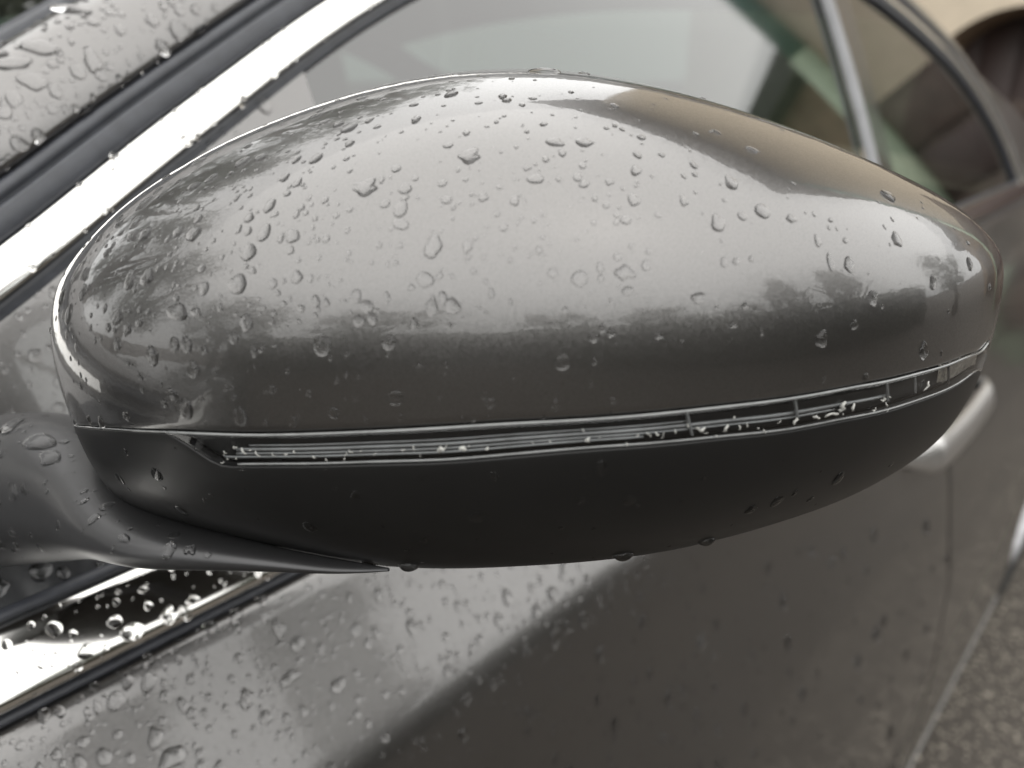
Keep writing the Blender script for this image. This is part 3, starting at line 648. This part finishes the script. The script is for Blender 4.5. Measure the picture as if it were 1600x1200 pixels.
def bead(seed, flat=.40, wild=.12, n=20):
    """one water bead: an irregular dome, one unit in radius, its foot sunk below the surface"""
    r = random.Random(seed); ph = [r.uniform(0, 6.28) for _ in range(5)]; am = [wild*r.uniform(.3, 1)/(1+.5*k) for k in range(5)]
    out = [1+sum(am[k]*math.cos((k+1)*q+ph[k]) for k in range(5)) for q in np.linspace(0, 2*math.pi, n, endpoint=False)]
    rows = []; sx, sy = r.uniform(-.12, .12), r.uniform(-.05, .18)
    for ro, z in ((1.0, -.22), (1.0, 0), (.97, .16), (.90, .38), (.78, .60), (.60, .79), (.38, .92), (.16, .99)):
        k = 1-ro
        rows.append([(ro*o*math.cos(q)*(1-.0*k)+sx*k, ro*o*math.sin(q)+sy*k, z*flat) for o, q in zip(out, np.linspace(0, 2*math.pi, n, endpoint=False))])
    v = [p for row in rows for p in row]; f = [[i*n+j, i*n+(j+1) % n, (i+1)*n+(j+1) % n, (i+1)*n+j] for i in range(len(rows)-1) for j in range(n)]
    v.append((sx, sy, flat)); top_ = len(v)-1; b = (len(rows)-1)*n
    f += [[b+j, b+(j+1) % n, top_] for j in range(n)]; f.append([j for j in range(n)][::-1])
    return v, f
BEADS = []
for s in range(16):
    v, f = bead(s, .24+.011*s, .06+.017*s); me = new_mesh('raindrop', v, f); me.materials.append(WATER); BEADS.append((me, np.array(v), f))

T_CAP = bvh(cap); T_LOW = bvh(lower); T_ARM = bvh(arm); T_SAIL = bvh(sail); T_BASE = bvh(sail_base)
T_PIL = bvh(pil); T_DOOR = bvh(front_door); T_BELT = bvh(belt_trim); T_FRAME = bvh(bpy.data.objects['frame_trim'])
DOWN = Vector((0, 0, -1))
rng = random.Random(21); drops = []; taken = {}
def put(T, key, px, py, rpx, el=None, k=None, label=None, flat=1.0, ang=None):
    h = hit(T, px, py)
    if h is None: return False
    loc, n, dist = h; rad = rpx*dist*.93/FPX
    for (q, r0) in taken.get(key, ()):
        if (q-loc).length < (r0+rad)*.95: return False
    taken.setdefault(key, []).append((loc, rad))
    d = (DOWN-n*DOWN.dot(n))
    d = d.normalized() if d.length > .05 else Vector((1, 0, 0))
    if ang: d = Matrix.Rotation(ang, 3, n) @ d
    x = d.cross(n).normalized(); y = d
    el = el or rng.choice((1, 1, 1.05, 1.15, 1.3, 1.5))
    M = Matrix(((x.x, y.x, n.x), (x.y, y.y, n.y), (x.z, y.z, n.z)))
    k = rng.randrange(16) if k is None else k
    drops.append(dict(key=key, loc=loc, M=M, s=(rad/math.sqrt(el), rad*math.sqrt(el), rad*flat*.95), k=k, label=label, size=rpx if label is None else 1e3, px=px, py=py, r=rpx, el=el)); return True

NOTED = [  # the beads that stand out in the photograph
 (T_CAP, 'cap', 676, 388, 17, 1.5, 'large upright oval raindrop below the middle of the mirror cap'),
 (T_CAP, 'cap', 733, 243, 17, .75, 'fat raindrop with a trailing tail high on the middle of the mirror cap'),
 (T_CAP, 'cap', 571, 292, 18, .65, 'wide dark-rimmed raindrop on the upper left of the mirror cap'),
 (T_CAP, 'cap', 387, 393, 15, 1.0, 'lumpy raindrop in the bright left part of the mirror cap'),
 (T_CAP, 'cap', 372, 445, 17, .9, 'broad raindrop with two tails at the left of the mirror cap'),
 (T_CAP, 'cap', 504, 540, 17, 1.1, 'large round raindrop just below the bright band, left of centre'),
 (T_CAP, 'cap', 302, 580, 13, 1.1, 'round raindrop in the dark lower left of the mirror cap'),
 (T_CAP, 'cap', 289, 640, 18, .9, 'widest raindrop above the seam at the lower left of the cap'),
 (T_CAP, 'cap', 376, 652, 15, 1.2, 'dark raindrop touching the seam to the right of the widest one'),
 (T_CAP, 'cap', 1143, 287, 13, 1.3, 'tilted raindrop alone on the upper right of the mirror cap'),
 (T_CAP, 'cap', 1298, 410, 10, 2.2, 'long narrow raindrop near the bright band on the right of the cap'),
 (T_CAP, 'cap', 1444, 547, 12, 1.9, 'tall narrow raindrop above the right end of the signal strip'),
 (T_CAP, 'cap', 1092, 467, 11, .9, 'pale raindrop on the edge of the bright band, right of centre'),
 (T_CAP, 'cap', 457, 368, 13, .8, 'smooth raindrop in the left third of the mirror cap'),
 (T_CAP, 'cap', 626, 350, 12, .7, 'flat wide raindrop left of the large upright oval'),
 (T_CAP, 'cap', 275, 490, 17, .75, 'wide flat raindrop on the edge of the bright band at far left'),
 (T_CAP, 'cap', 385, 505, 13, 1.4, 'raindrop running over the edge of the bright band at left'),
 (T_CAP, 'cap', 556, 464, 11, 1.4, 'teardrop just above the edge of the bright band'),
 (T_CAP, 'cap', 838, 280, 12, .7, 'glossy raindrop in the upper middle of the cap, right of the fat one'),
 (T_CAP, 'cap', 865, 222, 13, .7, 'leftmost of three wide raindrops under the brown reflection'),
 (T_CAP, 'cap', 912, 222, 13, .8, 'rightmost of three wide raindrops under the brown reflection'),
 (T_CAP, 'cap', 850, 112, 15, .3, 'thin flat raindrop on the very top edge of the mirror cap'),
 (T_DOOR, 'door', 414, 967, 9, 1.3, 'raindrop alone on the bright door panel below the trim'),
 (T_DOOR, 'door', 182, 1095, 13, .9, 'large raindrop on the door at lower left, topmost of three'),
 (T_DOOR, 'door', 272, 1182, 17, .8, 'largest raindrop on the door, at its lower left'),
 (T_DOOR, 'door', 233, 1032, 11, 1.2, 'raindrop with a dark upper rim on the door close to the bright trim'),
 (T_DOOR, 'door', 452, 1062, 13, .7, 'pale irregular raindrop inside the mirror reflection on the door'),
 (T_DOOR, 'door', 588, 990, 9, 1.8, 'tall raindrop on the door under the middle of the mirror'),
 (T_BELT, 'belt', 206, 986, 15, .7, 'large flat raindrop on the bright waist trim'),
 (T_BELT, 'belt', 262, 961, 12, .8, 'raindrop on the bright waist trim where it narrows'),
 (T_BELT, 'belt', 180, 971, 10, 1.0, 'round raindrop on the bright face of the waist trim'),
 (T_BELT, 'belt', 136, 1018, 11, .8, 'raindrop on the lower lip of the bright waist trim'),
 (T_BELT, 'belt', 402, 895, 7, 1.0, 'small bright raindrop at the far end of the waist trim under the arm'),
 (T_ARM, 'arm', 62, 690, 21, .6, 'long wide raindrop on top of the mirror arm'),
 (T_ARM, 'arm', 75, 715, 17, .6, 'second wide raindrop on top of the mirror arm'),
 (T_ARM, 'arm', 20, 768, 11, 1.1, 'raindrop low on the front of the mirror arm'),
 (T_ARM, 'arm', 193, 842, 10, .6, 'dark oval raindrop on the lower mirror arm'),
 (T_PIL, 'pillar', 60, 75, 18, .6, 'forked raindrop on the painted windscreen pillar'),
 (T_PIL, 'pillar', 48, 127, 16, .8, 'large lumpy raindrop on the painted windscreen pillar'),
 (T_PIL, 'pillar', 20, 100, 17, .5, 'long flat raindrop at the left of the windscreen pillar'),
 (T_PIL, 'pillar', 112, 14, 17, .35, 'long flat raindrop at the top of the windscreen pillar'),
]
for T, key, px, py, r_, el, lb in NOTED: put(T, key, px, py, r_, 1/el if el < 1 else el, label=lb, flat=1.0, ang=(math.pi/2 if el < 1 else 0)+rng.uniform(-.25, .25))
# beads hanging under the housing
for px, py, r_, lb in ((577, 884, 12, 'dark raindrop hanging where the arm meets the housing'), (640, 884, 15, 'large dark raindrop hanging from the bottom of the housing'), (972, 868, 15, 'dark raindrop hanging from the right half of the housing'), (1101, 846, 13, 'rightmost dark raindrop hanging from the housing')):
    for dy in range(0, 40):
        h = hit(T_LOW, px, py-dy)
        if h: break
    loc, n, dist = h; rad = r_*1.2*dist/FPX
    drops.append(dict(key='hang', loc=loc-Vector((0, 0, -.0010)), M=Matrix(((1, 0, 0), (0, -1, 0), (0, 0, -1))), s=(rad, rad, rad*2.8), k=1, label=lb, size=1e3, px=px, py=py, r=r_, el=1))

def rain(T, key, n, box, size, dens=None, flat=1.0):
    c = 0; tries = 0
    while c < n and tries < n*30:
        tries += 1; px = rng.uniform(box[0], box[2]); py = rng.uniform(box[1], box[3])
        if dens and rng.random() > dens(px, py): continue
        r_ = min(max(math.exp(rng.gauss(math.log(size), .70)), 1.3), size*3.4)
        if put(T, key, px, py, r_, flat=flat): c += 1
def cap_density(px, py):
    d = .95 if px < 560 else .5 if px < 1000 else .13
    if py > 500+(px-800)*-.03: d *= .30
    return d
rain(T_CAP, 'cap', 820, (60, 90, 1590, 690), 4.1, cap_density)
rain(T_LOW, 'low', 60, (130, 700, 1450, 880), 3.8, lambda x, y: 1 if x < 420 else .45, .7)
rain(T_PIL, 'pillar', 340, (-260, -160, 420, 300), 4.3)
rain(T_FRAME, 'frame', 130, (-200, -60, 620, 640), 3.8)
rain(T_SAIL, 'sail', 270, (-260, 60, 480, 660), 4.2, lambda x, y: 1 if x < 200 else .6)
rain(T_ARM, 'arm', 120, (-220, 640, 330, 880), 5.2, lambda x, y: 1 if y < 770 else .4)
rain(T_BASE, 'base', 46, (-220, 800, 240, 1080), 5.2)
rain(T_BELT, 'belt', 130, (-260, 860, 480, 1180), 3.2)
rain(T_DOOR, 'door', 950, (-260, 880, 1100, 1330), 3.7, lambda x, y: 1 if y < 1180-(x-200)*.36+60 else .3)
rain(T_DOOR, 'door', 260, (700, 820, 1500, 1250), 3.4)

WHERE = {'cap': ('clear rain bead on the grey painted mirror cap', 'raindrops on the mirror cap'), 'low': ('rain bead on the black lower cover of the mirror', 'raindrops on the lower mirror cover'),
         'pillar': ('rain bead on the grey windscreen pillar', 'raindrops on the windscreen pillar'), 'frame': ('rain bead on the bright window frame trim', 'raindrops on the window frame trim'),
         'sail': ('rain bead on the grey sail panel ahead of the door glass', 'raindrops on the sail panel'), 'arm': ('rain bead on the dark mirror arm', 'raindrops on the mirror arm'),
         'base': ('rain bead on the black panel under the mirror arm', 'raindrops on the black sail base'), 'belt': ('rain bead on the bright waist trim', 'raindrops on the waist trim'),
         'door': ('rain bead on the grey front door panel', 'raindrops on the front door'), 'hang': ('raindrop hanging from the mirror housing', 'raindrops hanging from the housing')}
drops.sort(key=lambda d: -d['size'])
# say of each unnamed bead how big it is, its outline and whereabouts it sits, so that it can be found
ZONE = {'cap': ((330, 'far left end'), (620, 'left third'), (900, 'middle'), (1200, 'right third'), (9999, 'far right end')), 'door': ((150, 'left corner'), (400, 'left part'), (650, 'middle part'), (9999, 'right part'))}
BAND = {'cap': ((200, 'top'), (330, 'upper'), (470, 'bright lower'), (9999, 'dark lower')), 'door': ((1000, 'top'), (1090, 'upper'), (1180, 'lower'), (9999, 'lowest'))}
NOUN = {'cap': 'mirror cap', 'low': 'black lower mirror cover', 'pillar': 'grey windscreen pillar', 'frame': 'bright window frame trim', 'sail': 'grey sail panel', 'arm': 'dark mirror arm', 'base': 'black panel under the arm', 'belt': 'bright waist trim', 'door': 'grey front door'}
cells = {}
for d in drops[:300]:
    if d['label']: continue
    k = d['key']; size = 'large' if d['r'] > 11 else 'medium' if d['r'] > 7.5 else 'small'; form = 'round' if d['el'] < 1.1 else 'oval' if d['el'] < 1.4 else 'long'
    z = next(n for m, n in ZONE.get(k, ((0, ''), (60, 'left part'), (200, 'middle part'), (9999, 'right part'))) if d['px'] < m)
    b = next(n for m, n in BAND.get(k, ((9999, ''),)) if d['py'] < m)
    cells.setdefault(' '.join(f'{size} {form} raindrop on {b} {z} of {NOUN[k]}'.split()), []).append(d)
for lb, ds in cells.items():
    ds.sort(key=lambda d: d['px']); n = len(ds)
    for q, d in enumerate(ds):
        d['label'] = lb if n == 1 else lb+', '+('leftmost' if q == 0 else 'rightmost' if q == n-1 else 'middle one' if n == 3 else ('second', 'third', 'fourth', 'fifth', 'sixth', 'seventh', 'eighth', 'ninth')[q-1]+' from left' if q < 9 else 'towards the right')
sp = MB()
for i, d in enumerate(drops):
    me, V, fc = BEADS[d['k']]; S = Matrix.Diagonal(d['s'])
    if i < 300:
        o = bpy.data.objects.new('raindrop', me); COL.objects.link(o)
        o.matrix_world = Matrix.Translation(d['loc']) @ (d['M'] @ S).to_4x4()
        lb, gp_ = WHERE[d['key']]; tag(o, d['label'] or lb, 'raindrop', gp_)
    else:
        A = np.array(d['M'] @ S); sp.add(V @ A.T+np.array(d['loc']), fc)
spo = sp.build('rain_spatter', WATER); tag(spo, 'fine spatter of the smallest rain beads over paint and trim', 'rain', kind='stuff')
